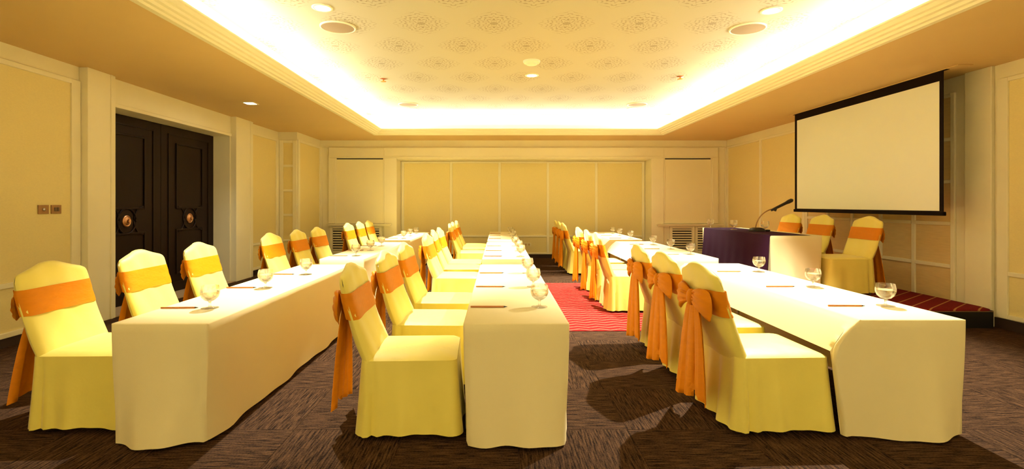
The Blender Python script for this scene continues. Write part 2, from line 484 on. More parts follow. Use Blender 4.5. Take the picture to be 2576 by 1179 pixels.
# ---- double doors, each leaf a door
def rect_bar(mb, x, y0, y1, z0, z1, wdt, dep):
    mb.box(x, x + dep, y0, y0 + wdt, z0, z1)
    mb.box(x, x + dep, y1 - wdt, y1, z0, z1)
    mb.box(x, x + dep, y0 + wdt, y1 - wdt, z0, z0 + wdt)
    mb.box(x, x + dep, y0 + wdt, y1 - wdt, z1 - wdt, z1)
ym = (DY0 + DY1) / 2
for k, (a, b) in enumerate(((DY0 + .03, ym - 0.004), (ym + 0.004, DY1 - .03))):
    d = boxobj('door_%d' % (k + 1), M['door'], DX - 0.055, DX, a, b, 0.018, DZ - 0.006, bevel=0.004)
    tag(d, ('dark brown panelled door leaf nearer the switch plates', 'dark brown panelled door leaf nearer the rear wall')[k], 'door', kind='structure')
    cy = (a + b) / 2
    m1 = MB(); rect_bar(m1, DX, a + .17, b - .17, 0.16, 2.64, 0.022, 0.014); m1.build('outer_moulding', M['door'], d, bevel=0.004)
    m2 = MB(); rect_bar(m2, DX, a + .37, b - .37, 1.40, 2.50, 0.028, 0.02); m2.build('upper_moulding', M['door'], d, bevel=0.005)
    m3 = MB(); rect_bar(m3, DX, a + .37, b - .37, 0.30, 1.06, 0.028, 0.02); m3.build('lower_moulding', M['door'], d, bevel=0.005)
    zc2 = 1.23
    rg = MB().tube([(DX + 0.008, cy + 0.185*math.cos(t*2*PI/32), zc2 + 0.185*math.sin(t*2*PI/32)) for t in range(32)], 0.014, 6, True)
    rg.build('ring_moulding', M['door'], d, True)
    for sy in (-1, 1):
        for sz in (-1, 1):
            pts = []
            for t in range(9):
                an = PI/2 * t / 8
                pts.append((DX + 0.007, cy + sy*(0.35 - 0.20*math.sin(an)), zc2 + sz*(0.21 - 0.20*(1 - math.cos(an)) + 0.0)))
            MB().tube(pts, 0.011, 6).build('arc_moulding', M['door'], d, True)
    kn = MB().lathe([(0.085, 0), (0.085, 0.012), (0.072, 0.020), (0.062, 0.016), (0.050, 0.022), (0.030, 0.030), (0.026, 0.055), (0.0, 0.060)], 24, (DX, cy, zc2), 'x')
    tag(kn.build('rosette_knob', M['brass'], d, True, auto=40), 'round copper rosette knob')

# ---- right wall
wr = MB().box(XR, XR + 0.4, YN, YBR + 0.2, 0, ZC)
wall_right = tag(wr.build('wall_right', M['paint']), 'cream panelled right wall behind the stage', 'wall', kind='structure')
panelling(wall_right, 'x', XR, -1, [2.2, 4.1, 6.03], [0.155, 0.66, 2.945], M['wallpaper'], sw=0.13, rw=0.05)
pilaster(wall_right, 'x', XR, -1, 6.14, 6.49, 0.05, bands=False)
ge = [6.69 + 0.635*i for i in range(6)]
panelling(wall_right, 'x', XR, -1, ge, [0.155, 0.655, 1.22, 1.778, 2.337, 2.92], M['veneer'], sw=0.06, rw=0.05)
panelling(wall_right, 'x', XR, -1, [9.95, 11.6, 13.28], [0.155, 0.655, 2.945], M['wallpaper'], sw=0.09, rw=0.05)
tag(boxobj('baseboard_right', M['plinth'], XR - 0.012, XR, YN, 6.14, 0, 0.12), 'dark recessed plinth along the right wall', 'baseboard', kind='structure')

# ---- rear wall: middle recess, two window bays, pilasters
RX0, RX1, RZ = -2.65, 4.01, 2.65
wb = MB()
wb.box(-4.66, RX0, YB, YBR + 0.3, 0, ZC)
wb.box(RX1, XR, YB, YBR + 0.3, 0, ZC)
wb.box(RX0, RX1, YB, YBR + 0.3, RZ, ZC)
wb.box(RX0, RX1, YBR, YBR + 0.3, 0, RZ)
wall_back = tag(wb.build('wall_back', M['paint']), 'cream panelled rear wall with a wide recessed middle', 'wall', kind='structure')
panelling(wall_back, 'y', YBR, -1, [-2.60, -1.28, 0.04, 1.36, 2.68, 3.96], [0.13, 0.60, 2.61], M['wallpaper'], sw=0.07, rw=0.05)
# pilasters, frieze and corner fillets
for a0, a1 in ((-2.98, -2.65), (4.01, 4.33)):
    pilaster(wall_back, 'y', YB, -1, a0, a1, 0.05, 2.68, False)
boxobj('lintel', M['paint'], -2.98, 4.33, YB - 0.06, YB, 2.72, 2.95, wall_back, 0.005)
boxobj('lintel_edge', M['paint'], -2.98, 4.33, YB - 0.075, YB, 2.68, 2.72, wall_back, 0.005)
for a0, a1 in ((-4.43, -2.98), (4.33, 5.75)):
    boxobj('frieze', M['paint'], a0, a1, YB - 0.045, YB, 2.72, 2.95, wall_back, 0.005)
    boxobj('frieze_edge', M['paint'], a0, a1, YB - 0.055, YB, 2.68, 2.72, wall_back, 0.004)
boxobj('cornice_rail', M['paint'], -4.66, XR, YB - 0.02, YB, 2.95, 2.975, wall_back, 0.004)
for a0, a1 in ((-4.43, -4.26), (5.60, 5.75)):
    boxobj('stile', M['paint'], a0, a1, YB - 0.065, YB, 0.97, 2.68, wall_back, 0.005)
for a0, a1 in ((-4.66, -4.60), (5.94, 6.0)):
    boxobj('corner_fillet', M['paint'], a0, a1, YB - 0.03, YB, 0.0, 2.95, wall_back, 0.004)
mb = MB(); mb.box(RX0, RX1, YBR - 0.012, YBR, 0, 0.103)
mb.box(-4.66, RX0, YB - 0.012, YB, 0, 0.1); mb.box(RX1, XR, YB - 0.012, YB, 0, 0.1)
tag(mb.build('baseboard_back', M['plinth']), 'dark recessed plinth along the rear wall', 'baseboard', kind='structure')
# wall behind the camera
tag(boxobj('wall_front', M['paint'], XL - 0.5, XR + 0.4, YN - 0.2, YN, 0, ZC), 'plain cream wall behind the viewer', 'wall', kind='structure')

# ---- window bays of the rear wall: roller blind, sill, louvre grilles
def bay(x0, x1, side):
    bl = empty('roller_blind', ((x0 + x1)/2, YB, 0.0))
    tag(bl, 'pale roller blind with dark top gap, in the %s bay of the rear wall' % side, 'blind', 'blinds in the rear wall bays')
    h = (x1 - x0)/2
    boxobj('fabric', M['blind'], -h + .01, h - .01, -0.022, -0.014, 0.985, 2.645, bl)
    boxobj('headbox_gap', M['slot'], -h, h, -0.008, 0.0, 2.645, 2.672, bl)
    boxobj('hem_bar', M['paint'], -h + .01, h - .01, -0.030, -0.012, 0.965, 0.99, bl, 0.003)
    boxobj('guide', M['paint'], -h - .03, -h + .01, -0.035, 0, 0.965, 2.68, bl, 0.003)
    boxobj('guide', M['paint'], h - .01, h + .03, -0.035, 0, 0.965, 2.68, bl, 0.003)
bay(-4.24, -3.0, 'left')
bay(4.36, 5.58, 'right')
def sill(x0, x1, nm, lab):
    s = MB(); s.box(x0, x1, YB - 0.14, YB, 0.925, 0.955); s.box(x0 + .02, x1 - .02, YB - 0.115, YB, 0.895, 0.925)
    tag(s.build(nm, M['paint'], bevel=0.005), lab, 'sill', kind='structure')
sill(-4.46, -2.78, 'trim_3', 'cream window sill above the left vent grilles')
sill(4.14, 5.86, 'trim_4', 'cream window sill above the right vent grilles')
def vent(x0, x1, lab):
    v = empty('vent_grille', ((x0 + x1)/2, YB, 0))
    tag(v, lab, 'vent', 'louvred vents under the rear wall sills')
    h = (x1 - x0)/2
    boxobj('backing', M['slot'], -h, h, -0.004, 0, 0.24, 0.85, v)
    f = MB()
    f.box(-h - .07, -h, -0.05, 0, 0.14, 0.89); f.box(h, h + .07, -0.05, 0, 0.14, 0.89)
    f.box(-h, h, -0.05, 0, 0.83, 0.89); f.box(-h, h, -0.05, 0, 0.14, 0.26)
    f.build('frame', M['paint'], v, bevel=0.004)
    me = None
    for k in range(9):
        z = 0.290 + k * 0.0635
        if me is None:
            s = MB()
            s.box(-h, h, -0.044, -0.016, -0.016, 0.016)
            o = s.build('slat', M['paint'], v); me = o.data
        else:
            o = link(bpy.data.objects.new('slat', me)); o.parent = v
        o.location = (0, 0, z)
vent(-4.33, -3.78, 'cream louvred vent grille under the left rear sill, farther from the middle recess')
vent(-3.64, -3.11, 'cream louvred vent grille under the left rear sill, next to the middle recess')
vent(4.56, 5.07, 'cream louvred vent grille under the right rear sill, next to the middle recess')
vent(5.22, 5.73, 'cream louvred vent grille under the right rear sill, partly behind the purple table')

# ---- stage platform and red carpet
st = empty('stage_platform', (0, 0, 0))
tag(st, 'low black stage topped with dark red gold-lined carpet along the right wall', 'stage')
SX0, SX1, SY0, SY1, SZ = 3.45, 5.94, 6.07, 12.6, 0.228
def rrect(x0, x1, y0, y1, r, n=6, corners=(1, 1, 1, 1)):
    pts = []
    for i, (cx, cy, a0) in enumerate(((x1, y0, -PI/2), (x1, y1, 0), (x0, y1, PI/2), (x0, y0, PI))):
        rr = r * corners[i] + 0.001
        sx = -1 if cx == x1 else 1; sy = 1 if cy == y0 else -1
        for k in range(n + 1):
            a = a0 + PI/2 * k / n
            pts.append((cx + sx*rr + rr*math.cos(a), cy + sy*rr + rr*math.sin(a)))
    return pts
pp = rrect(SX0, SX1, SY0, SY1, 0.05)
MB().rings([[(x, y, 0.0) for x, y in pp], [(x, y, SZ - 0.025) for x, y in pp]], True, True, True).build('skirt', M['stagewood'], st)
pc = rrect(SX0 + .01, SX1 - .005, SY0 + .01, SY1, 0.10)
pd_ = rrect(SX0 + .03, SX1 - .03, SY0 + .06, SY1, 0.12)
MB().rings([[(x, y, SZ - 0.026) for x, y in pc], [(x, y, SZ - 0.012) for x, y in pc], [(x, y, SZ) for x, y in pd_]], True, True, True).build('deck_carpet', M['stagecarpet'], st, True, auto=30)
pt = [(SX0 + .03 + (SX1 - SX0 - .06)*t/20, SY0 + 0.004, SZ - 0.030) for t in range(21)]
MB().tube(pt, 0.006, 6).build('edge_piping', M['bronze'], st, True)
rug = boxobj('carpet_runner', M['rug'], -0.10, SX0 - 0.02, 5.92, 9.50, 0.0005, 0.007)
tag(rug, 'bright red runner with pale zigzag lines crossing the aisle between the tables', 'carpet')

# ---- projection screen
PX, PY0, PY1, PZ0 = 5.50, 6.28, 9.42, 1.335
ps = empty('projection_screen', (PX, (PY0 + PY1)/2, PZ0))
tag(ps, 'large pull-down projection screen with black border above the stage', 'projection screen')
hy, hz = (PY1 - PY0)/2, ZC - PZ0
boxobj('fabric', M['screen'], -0.004, 0.0, -hy + .05, hy - .06, 0.055, hz - 0.13, ps)
bd = MB()
bd.box(-0.006, 0.001, -hy, -hy + .055, 0.05, hz); bd.box(-0.006, 0.001, hy - .065, hy, 0.05, hz)
bd.box(-0.006, 0.001, -hy + .055, hy - .065, hz - 0.135, hz); bd.box(-0.006, 0.001, -hy + .055, hy - .065, 0.045, 0.06)
bd.build('black_border', M['black'], ps)
boxobj('bottom_bar', M['black'], -0.022, 0.018, -hy - .02, hy + .02, 0.0, 0.05, ps, 0.008)
sl = empty('screen_slot', (PX, (PY0 + PY1)/2, ZC))
tag(sl, 'long ceiling slot plate that the projection screen drops from', 'ceiling slot')
boxobj('slot_plate', M['soffit'], -0.02, 0.16, -hy - .22, hy + .22, -0.012, -0.002, sl)
boxobj('slot_opening', M['black'], -0.012, 0.03, -hy - .05, hy + .05, -0.016, -0.010, sl)

# ================================================================== ceiling fittings
def spk(x, y, lab):
    o = empty('ceiling_speaker', (x, y, ZT)); tag(o, lab, 'speaker', 'round ceiling speakers')
    MB().lathe([(0.195, -0.014), (0.0, -0.018)], 32, cap1=False).build('grille', M['speaker'], o, True, auto=30)
    MB().lathe([(0.215, -0.001), (0.213, -0.012), (0.205, -0.018), (0.195, -0.016), (0.193, -0.001)], 32, cap0=False, cap1=False).build('rim', M['paint'], o, True)
spk(-1.96, 6.23, 'round tan ceiling speaker beside the starburst lamp, front left of the tray')
spk(3.08, 6.28, 'round tan ceiling speaker at the front right of the tray')
spk(-1.957, 11.08, 'round tan ceiling speaker at the far left of the tray')
spk(3.03, 11.08, 'round tan ceiling speaker at the far right of the tray')
dl_labs = ['bright recessed downlight at the front left of the tray', 'bright recessed downlight at the front right of the tray',
           'bright recessed downlight in the middle of the tray by the smoke detector', 'bright recessed downlight at the far left of the tray',
           'bright recessed downlight at the far right of the tray']
for (x, y), lab in zip(DOWN, dl_labs):
    o = empty('downlight', (x, y, ZT)); tag(o, lab, 'downlight', 'recessed downlights of the tray')
    MB().lathe([(0.115, -0.001), (0.115, -0.008), (0.085, -0.012), (0.08, -0.002)], 28, cap0=False, cap1=False).build('trim_ring', M['paint'], o, True)
    MB().lathe([(0.08, -0.006), (0.0, -0.010)], 28, cap1=False).build('lens', M['lamp'], o, True)
for k_, (x, y) in enumerate(FILL):  # fixtures modelled for the added fill spots, out of view
    o = empty('downlight', (x, y, ZC)); tag(o, 'added fill light washing the wall behind the viewer, %s' % ('nearest the door wall', 'second from the door wall', 'second from the stage wall', 'nearest the stage wall')[k_], 'downlight', 'added fill lights behind the viewer')
    MB().lathe([(0.10, -0.001), (0.10, -0.008), (0.075, -0.012), (0.07, -0.002)], 24, cap0=False, cap1=False).build('trim_ring', M['paint'], o, True)
    MB().lathe([(0.07, -0.006), (0.0, -0.010)], 24, cap1=False).build('lens', M['lamp'], o, True)
o = empty('downlight', (-4.09, 8.40, ZC)); tag(o, 'small square downlight in the soffit near the dark doors', 'downlight')
f = MB(); f.box(-.10, -.075, -.10, .10, -.01, 0); f.box(.075, .10, -.10, .10, -.01, 0); f.box(-.075, .075, -.10, -.075, -.01, 0); f.box(-.075, .075, .075, .10, -.01, 0)
f.build('trim_ring', M['paint'], o)
boxobj('lens', M['lamp'], -.075, .075, -.075, .075, -.006, -.001, o)
o = empty('smoke_detector', (0.51, 7.72, ZT)); tag(o, 'round cream smoke detector on the tray ceiling', 'smoke detector')
MB().lathe([(0.13, 0), (0.13, -0.02), (0.12, -0.035), (0.0, -0.036)], 28).build('base', M['paint'], o, True, auto=35)
MB().lathe([(0.085, -0.036), (0.08, -0.06), (0.05, -0.068), (0.0, -0.070)], 28).build('sensor_cap', M['paint'], o, True, auto=35)
for x, y, lab in ((-1.99, 8.83, 'small orange sprinkler head on the left of the tray'), (3.10, 8.66, 'small orange sprinkler head on the right of the tray')):
    o = empty('sprinkler', (x, y, ZT)); tag(o, lab, 'sprinkler', 'ceiling sprinklers')
    MB().lathe([(0.06, 0), (0.06, -0.006), (0.035, -0.014), (0.0, -0.015)], 20).build('escutcheon', M['brass'], o, True, auto=40)
    MB().lathe([(0.012, -0.014), (0.012, -0.04), (0.05, -0.044), (0.045, -0.055), (0.0, -0.058)], 16).build('deflector', M['orange'], o, True, auto=40)

# ---- wall plates
def plate(y, lab, kind):
    o = empty('wall_switch', (XL + 0.008, y, 1.42)); tag(o, lab, 'switch', 'bronze plates beside the door')
    boxobj('plate', M['bronze'], 0, 0.012, -.066, .066, -.05, .05, o, 0.003)
    if kind:
        MB().lathe([(0.018, 0.012), (0.018, 0.018), (0.008, 0.022), (0, 0.022)], 14, axis='x').build('knob', M['metal'], o, True)
    else:
        for s in (-1, 1):
            boxobj('rocker', M['leg'], 0.012, 0.018, s*.018 - .012, s*.018 + .012, -.022, .022, o, 0.002)
plate(5.69, 'bronze switch plate with round centre, left of the pair on the left wall', True)
plate(5.855, 'bronze switch plate with two rockers, right of the pair on the left wall', False)
o = empty('wall_socket', (0.80, YBR - 0.008, 0.37)); tag(o, 'small cream socket plate low on the rear wall', 'socket')
boxobj('plate', M['blind'], -.10, .10, -.012, 0, -.045, .045, o, 0.003)
for s in (-1, 1): boxobj('socket_face', M['soffit'], s*.045 - .03, s*.045 + .03, -.016, -.012, -.028, .028, o, 0.002)

# ================================================================== tables
def sstep(a, b, x):
    t = max(0.0, min(1.0, (x - a) / (b - a))); return t*t*(3 - 2*t)

def tablecloth(parent, hx, hy, top, short_side=None, seed=0, mat='cloth'):
    """cloth over a table of half sizes hx, hy; short_side '-x' / '+x': that long side hangs only to the seats."""
    rnd = random.Random(seed)
    ph = [rnd.uniform(0, 6.28) for _ in range(8)]
    # perimeter samples: (x, y, nx, ny, side, t)
    P = []
    def seg(xa, ya, xb, yb, nx, ny, side, n):
        for k in range(n):
            t = (k + 0.5) / n
            P.append((xa + (xb - xa)*t, ya + (yb - ya)*t, nx, ny, side, t))
    r = 0.018
    def arc(cx, cy, a0):
        for k in range(7):
            a = a0 + PI/2*k/6
            P.append((cx + r*math.cos(a), cy + r*math.sin(a), math.cos(a), math.sin(a), 'c', a % (2*PI)))
    seg(-hx + r, -hy, hx - r, -hy, 0, -1, '-y', 22)
    arc(hx - r, -hy + r, -PI/2)
    seg(hx, -hy + r, hx, hy - r, 1, 0, '+x', 56)
    arc(hx - r, hy - r, 0)
    seg(hx - r, hy, -hx + r, hy, 0, 1, '+y', 22)
    arc(-hx + r, hy - r, PI/2)
    seg(-hx, hy - r, -hx, -hy + r, -1, 0, '-x', 56)
    arc(-hx + r, -hy + r, PI)
    rings = []
    for ins, dz in ((0.06, 0), (0.02, 0), (0.006, -0.001)):
        rings.append([(max(-hx + ins, min(hx - ins, x)), max(-hy + ins, min(hy - ins, y)), top + dz) for x, y, nx, ny, s, t in P])
    rings.append([(x, y, top - 0.007) for x, y, nx, ny, s, t in P])
    L = 14
    for l in range(1, L + 1):
        u = l / L
        ring = []
        for x, y, nx, ny, s, t in P:
            hem = 0.02
            wav = 0.0; flare = 0.0
            if s in ('-y', '+y'):
                wav = 0.022*math.sin(t*8.2 + ph[0]) + 0.010*math.sin(t*17 + ph[1]) + 0.080*(1 - (2*t - 1)**2)
                hem += 0.010*math.sin(t*6 + ph[2])
            elif s in ('+x', '-x'):
                wav = 0.012*math.sin(t*19 + ph[3]) + 0.006*math.sin(t*41 + ph[4]) + 0.015
                if s == '-x' and not short_side: wav *= 0.2; flare = 0.0
                wav -= 0.04*max(0.0, 1 - 14*min(t, 1 - t))
            else:
                wav = -0.03
            if short_side and s == short_side:
                hem = 0.54; flare = 0.16; wav *= 0.15
            z = (top - 0.007) + (hem - top + 0.007)*u
            k = 1 - (z - 0.02)/(top - 0.02)
            fo = flare*math.sin(min(1.0, k)*PI/2)
            if short_side and s == short_side: fo = flare*u**0.8
            o = fo + wav*k**1.6
            if short_side:
                sg = 1 if short_side == '+x' else -1
                # the end sheets swing out with the lifted side, then hang to the floor
                spread = 0.165*(math.sin(min(1.0, k/0.32)*PI/2) - 0.32*sstep(0.32, 1.0, k))
                wgt = 0.0
                if s == '-y': q_ = t if sg < 0 else 1 - t
                elif s == '+y': q_ = 1 - t if sg < 0 else t
                else: q_ = 1.0
                if s in ('-y', '+y') and q_ < 0.30: wgt = (1 - q_/0.30)**2
                if s == 'c' and nx*sg > -1e-6 and x*sg > 0:
                    ring.append((sg*(hx - 0.018*(1 - abs(nx))) + sg*spread, y + ny*(fo + 0.02*k), z))
                    continue
                if wgt:
                    ring.append((x + sg*spread*wgt, y + ny*o, z))
                    continue
            ring.append((x + nx*o, y + ny*o, z))
        rings.append(ring)
    mb = MB().rings(rings)
    b0 = len(mb.v); i0 = 0.06
    nn = 12
    for k in range(nn + 1):
        yy = (-hy + i0) + 2*(hy - i0)*k/nn
        mb.v += [(-hx + i0, yy, top), (hx - i0, yy, top)]
    for k in range(nn):
        mb.f.append((b0 + 2*k, b0 + 2*k + 1, b0 + 2*k + 3, b0 + 2*k + 2))
    return mb.build('tablecloth', M[mat], parent, True, auto=60)

TABLE_TOP = 0.75
def draped_table(x0, x1, y0, y1, label, short_side=None, seed=0, z=0.0, group='long white tables in three rows', TABLE_TOP=0.75):
    t = empty('draped_table', ((x0 + x1)/2, (y0 + y1)/2, z))
    tag(t, label, 'table', group)
    hx, hy = (x1 - x0)/2, (y1 - y0)/2
    tablecloth(t, hx, hy, TABLE_TOP, short_side, seed)
    boxobj('tabletop', M['wood'], -hx + .012, hx - .012, -hy + .012, hy - .012, TABLE_TOP - 0.04, TABLE_TOP - 0.004, t)
    for sx in (-1, 1):
        for sy in (-1, 1):
            MB().lathe([(0.018, 0.0), (0.018, TABLE_TOP - 0.04)], 10, (sx*(hx - .08), sy*(hy - .15), 0)).build('leg', M['metal'], t, True, auto=40)
    return t

ROWS = [  # x0, x1, row word, chair x, short side, [(y0,y1)]
    (-2.38, -1.78, 'left row', -3.03, None, [(3.12, 6.16), (6.76, 9.76), (10.28, 13.28)]),
    (-0.215, 0.44, 'middle row', -0.86, None, [(3.12, 6.17), (6.77, 9.72), (10.22, 13.35)]),
    (2.29, 2.97, 'right row', 1.50, '-x', [(3.22, 6.28), (6.84, 9.95), (10.45, 13.30)]),
]
WHICH = ['nearest', 'middle', 'farthest']
i = 0
for (x0, x1, rw, cx, ss, ys) in ROWS:
    for k, (y0, y1) in enumerate(ys):
        draped_table(x0, x1, y0, y1, 'long table under a white floor-length cloth, %s of the three in the %s' % (WHICH[k], rw), ss, 10 + i)
        i += 1
# head table on the stage
HX0, HX1, HY0, HY1 = 3.78, 4.50, 7.06, 9.42
HTOP = 0.815
ht = draped_table(HX0, HX1, HY0, HY1, 'speakers table on the stage with a purple front cloth', None, 77, SZ, 'speakers table', HTOP)
del ht['group']
hx, hy = (HX1 - HX0)/2, (HY1 - HY0)/2
pr = []
for (dx, z) in ((hx*0.55, HTOP + 0.004), (-hx + .02, HTOP + 0.004), (-hx - 0.004, HTOP + 0.002), (-hx - 0.010, HTOP - 0.012), (-hx - 0.03, 0.5), (-hx - 0.055, 0.25), (-hx - 0.075, 0.03)):
    n = 60
    pr.append([(dx + 0.006*math.sin(k*0.9)*(HTOP - z)*1.3 if z < 0.7 else dx, -hy + 0.0 + (2*hy - 0.10)*k/n, z) for k in range(n + 1)])
tag(MB().rings(pr, closed=False).build('purple_overlay', M['purple'], ht, True, auto=50), 'purple cloth hung over the front')

# ================================================================== chairs
SEAT, PEAK, SHO = 0.50, 1.082, 1.012
def back_pt(y, s, side, off=0.0, level=None):
    """point on the padded back; y -1..1 across, s 0..1 up, side -1 rear / +1 front."""
    W = 0.295 + 0.012*math.sin(s*PI) + off
    yy = y*W
    ay = abs(y)
    htop = SHO + (PEAK - SHO)*(0.65*0.5*(1 + math.cos(PI*min(1, ay/0.93))) + 0.35*(1 - ay*ay)) - 0.038*max(0, (ay - 0.86)/0.14)**2.2
    if level is not None: s = (level - SEAT + 0.04)/(htop - SEAT + 0.04)
    z = SEAT - 0.04 + (htop - SEAT + 0.04)*s
    cx = -0.012 - 0.165*((z - SEAT)/0.55) - 0.02*math.sin(PI*max(0, min(1, (z - SEAT)/0.55)))
    cx -= 0.015*(1 - ay*ay)            # slight hollow
    T = (0.052 - 0.020*s) * max(0.0, 1 - ay**7)**0.5 * (1 if s < 0.93 else math.sqrt(max(0.0, 1 - ((s - 0.93)/0.07)**2)) + 0.0)
    return Vector((cx + side*(T + off), yy, z))

def make_chair():
    t = empty('banquet_chair')
    # back cover
    ny, ns = 18, 16
    ycols = [math.sin((-0.5 + k/ny)*PI)*0.35 + (-1 + 2*k/ny)*0.65 for k in range(ny + 1)]
    svals = [k/12*0.93 for k in range(13)] + [0.953, 0.975, 0.99, 1.0]
    rings = []
    rw = random.Random(3)
    for y in ycols:
        y = max(-0.9995, min(0.9995, y))
        ring = []
        for s in svals:
            p = back_pt(y, s, 1)
            p.x += 0.006*math.sin(9*y + 7*s)*(0.3 + 0.7*s)
            ring.append(p)
        for s in reversed(svals[:-1]):
            p = back_pt(y, s, -1)
            p.x += 0.005*math.sin(7*y - 9*s)
            ring.append(p)
        rings.append(ring)
    MB().rings(rings, True, True, True).build('back_cover', M['cover'], t, True, auto=70)
    # seat and skirt
    def plan(x0, x1, hy, r, n=7):
        # denser rounded rectangle, counter-clockwise
        pts = []
        cs = ((x1 - r, -hy + r, -PI/2), (x1 - r, hy - r, 0), (x0 + r, hy - r, PI/2), (x0 + r, -hy + r, PI))
        for ci in range(4):
            cx, cy, a0 = cs[ci]
            for k in range(n):
                a = a0 + PI/2*k/(n - 1)
                pts.append((cx + r*math.cos(a), cy + r*math.sin(a), math.cos(a), math.sin(a)))
            nxp = cs[(ci + 1) % 4]
            a = a0 + PI/2
            p0 = (cx + r*math.cos(a), cy + r*math.sin(a)); p1 = (nxp[0] + r*math.cos(nxp[2]), nxp[1] + r*math.sin(nxp[2]))
            for k in range(1, 26):
                f = k/26
                pts.append((p0[0] + (p1[0]-p0[0])*f, p0[1] + (p1[1]-p0[1])*f, math.cos(a), math.sin(a)))
        return pts
    X0, X1, HY = -0.055, 0.55, 0.30
    base = plan(X0, X1, HY, 0.05)
    sr = []
    for ins, z in ((0.24, 0.528), (0.15, 0.524), (0.06, 0.514), (0.02, 0.503), (0.0, 0.490)):
        q = plan(X0 + ins*0.9, X1 - ins, HY - ins, max(0.05 - ins*0.2, 0.02))
        sr.append([(x, y, z) for x, y, a, b in q])
    MB().rings(sr, True, True, True).build('seat_cover', M['cover'], t, True, auto=60)
    kr = []
    m = len(base)
    for l in range(13):
        u = l/12
        z = 0.494 - (0.494 - 0.035)*u
        ring = []
        for j, (x, y, a, b) in enumerate(base):
            ang = math.atan2(y, x - 0.27)
            rear = max(0.0, -a)
            side = abs(b)
            pleat = 0.0
            # inverted pleats near the two rear corners and a soft wave elsewhere
            if side > 0.9:
                dd = x - X0
                pleat += -0.026*math.exp(-((dd - 0.075)/0.014)**2) + 0.016*math.exp(-((dd - 0.115)/0.022)**2) + 0.014*math.exp(-((dd - 0.035)/0.022)**2)
            if rear > 0.9:
                pleat += 0.010*math.sin(y*38)
            wave = 0.012*math.sin(ang*7 + 1.3) + 0.007*math.sin(ang*13)
            o = 0.002 + (0.030 + 0.006*rear)*u**1.2 + wave*u + pleat*u**0.45
            ring.append((x + a*o, y + b*o, z + 0.006*math.sin(ang*3)*u))
        kr.append(ring)
    MB().rings(kr, True).build('skirt', M['cover'], t, True, auto=70)
    # four legs, only their tips show under the skirt
    for x in (-0.03, 0.50):
        for y in (-0.24, 0.24):
            MB().lathe([(0.014, 0.0), (0.016, 0.02), (0.017, 0.44)], 10, (x, y, 0)).build('leg', M['leg'], t, True, auto=40)
    # sash: a band round the back, a bow with knot, loops and tails behind
    cols = [-1 + 2*k/24 for k in range(25)]
    rings = []
    for l in range(7):
        s0 = 0.752 + 0.168*l/6
        ring = []
        for y in cols:
            yy = max(-0.9995, min(0.9995, y))
            p = back_pt(yy, 0, 1, 0.008, s0)
            # keep the band level: undo the hump of the top
            p.x += 0.002*math.sin(l*2.2 + y*5)
            ring.append(p)
        for y in reversed(cols):
            yy = max(-0.9995, min(0.9995, y))
            g = 1 - 0.55*math.exp(-(y/0.35)**2)      # gathered towards the knot
            mid = 0.836
            p = back_pt(yy, 0, -1, 0.010, mid + (s0 - mid)*g)
            p.x += -0.012*math.exp(-(y/0.35)**2) + 0.006*math.sin(l*3.1 + y*3)*math.exp(-(y/0.6)**2)
            ring.append(p)
        rings.append(ring)
    sash = MB().rings(rings, True).build('sash', M['sash'], t, True, auto=70)
    kp = back_pt(0, 0, -1, 0.0, 0.836) + Vector((-0.045, 0, 0))
    kn = []
    for a in range(9):
        th = PI*a/8
        r = math.sin(th)
        kn.append([(kp.x + 0.036*r*math.cos(2*PI*j/12), kp.y + (0.042*r)*math.sin(2*PI*j/12) + 0.004*math.sin(j*3), kp.z + 0.058*math.cos(th)) for j in range(12)])
    MB().rings(kn, True, True, True).build('knot', M['sash'], sash, True)
    for sgn in (-1, 1):
        # loop: a fan of pleats that opens from the knot and turns over at its end
        rings = []
        n = 16
        for k in range(n):
            u = k/(n - 1)
            yy = sgn*(0.015 + 0.235*u)
            hgt = 0.026 + 0.080*u**0.75
            th = 0.008 + 0.019*math.sin(PI*min(1.0, u*0.95 + 0.02))
            if u > 0.8:
                e_ = (u - 0.8)/0.2
                hgt *= 1 - 0.10*e_*e_
                th *= math.sqrt(max(0.04, 1 - e_*e_))
            ctr = back_pt(min(0.95, abs(yy)/0.3), 0, -1, 0.012, kp.z)
            cxx = ctr.x - 0.030 - 0.012*math.sin(PI*u)
            czz = kp.z + 0.012*math.sin(PI*u) - 0.030*u*u
            ring = []
            m_ = 28
            for j in range(m_):
                a = 2*PI*j/m_
                zz = hgt*math.sin(a)
                pl = 0.0085*math.cos(zz/hgt*12.0 + sgn)*(1 - 0.35*u)
                ring.append((cxx + th*math.copysign(abs(math.cos(a))**0.6, math.cos(a)) + (pl if math.cos(a) < 0 else 0), yy + sgn*0.018*u*math.cos(a*2), czz + zz))
            rings.append(ring)
        MB().rings(rings, True, True, True).build('loop', M['sash'], sash, True, auto=80)
        # tail: a long strip that widens, folded along its length
        rings = []
        z1 = 0.14 if sgn > 0 else 0.21
        nj = 15
        for k in range(17):
            u = k/16
            wd = 0.022 + 0.128*u**0.42
            z = kp.z - 0.015 - (kp.z - z1)*u
            cy = sgn*(0.006 + 0.098*u**0.55)
            front, back = [], []
            for j in range(nj):
                f = -1 + 2*j/(nj - 1)
                yy = cy + wd*f
                fold = 0.011*math.sin(f*6.5 + sgn*1.1 + u*1.2) + 0.006*math.sin(f*13 + sgn*2.0)
                xb = kp.x + 0.014 - 0.030*u - 0.006*sgn + fold*(0.55 + 0.6*u)
                zz = z - (0.035*f*sgn*u)
                front.append((xb, yy, zz)); back.append((xb - 0.005, yy, zz))
            rings.append(front + back[::-1])
        MB().rings(rings, True, True, True).build('tail', M['sash'], sash, True, auto=80)
    return t

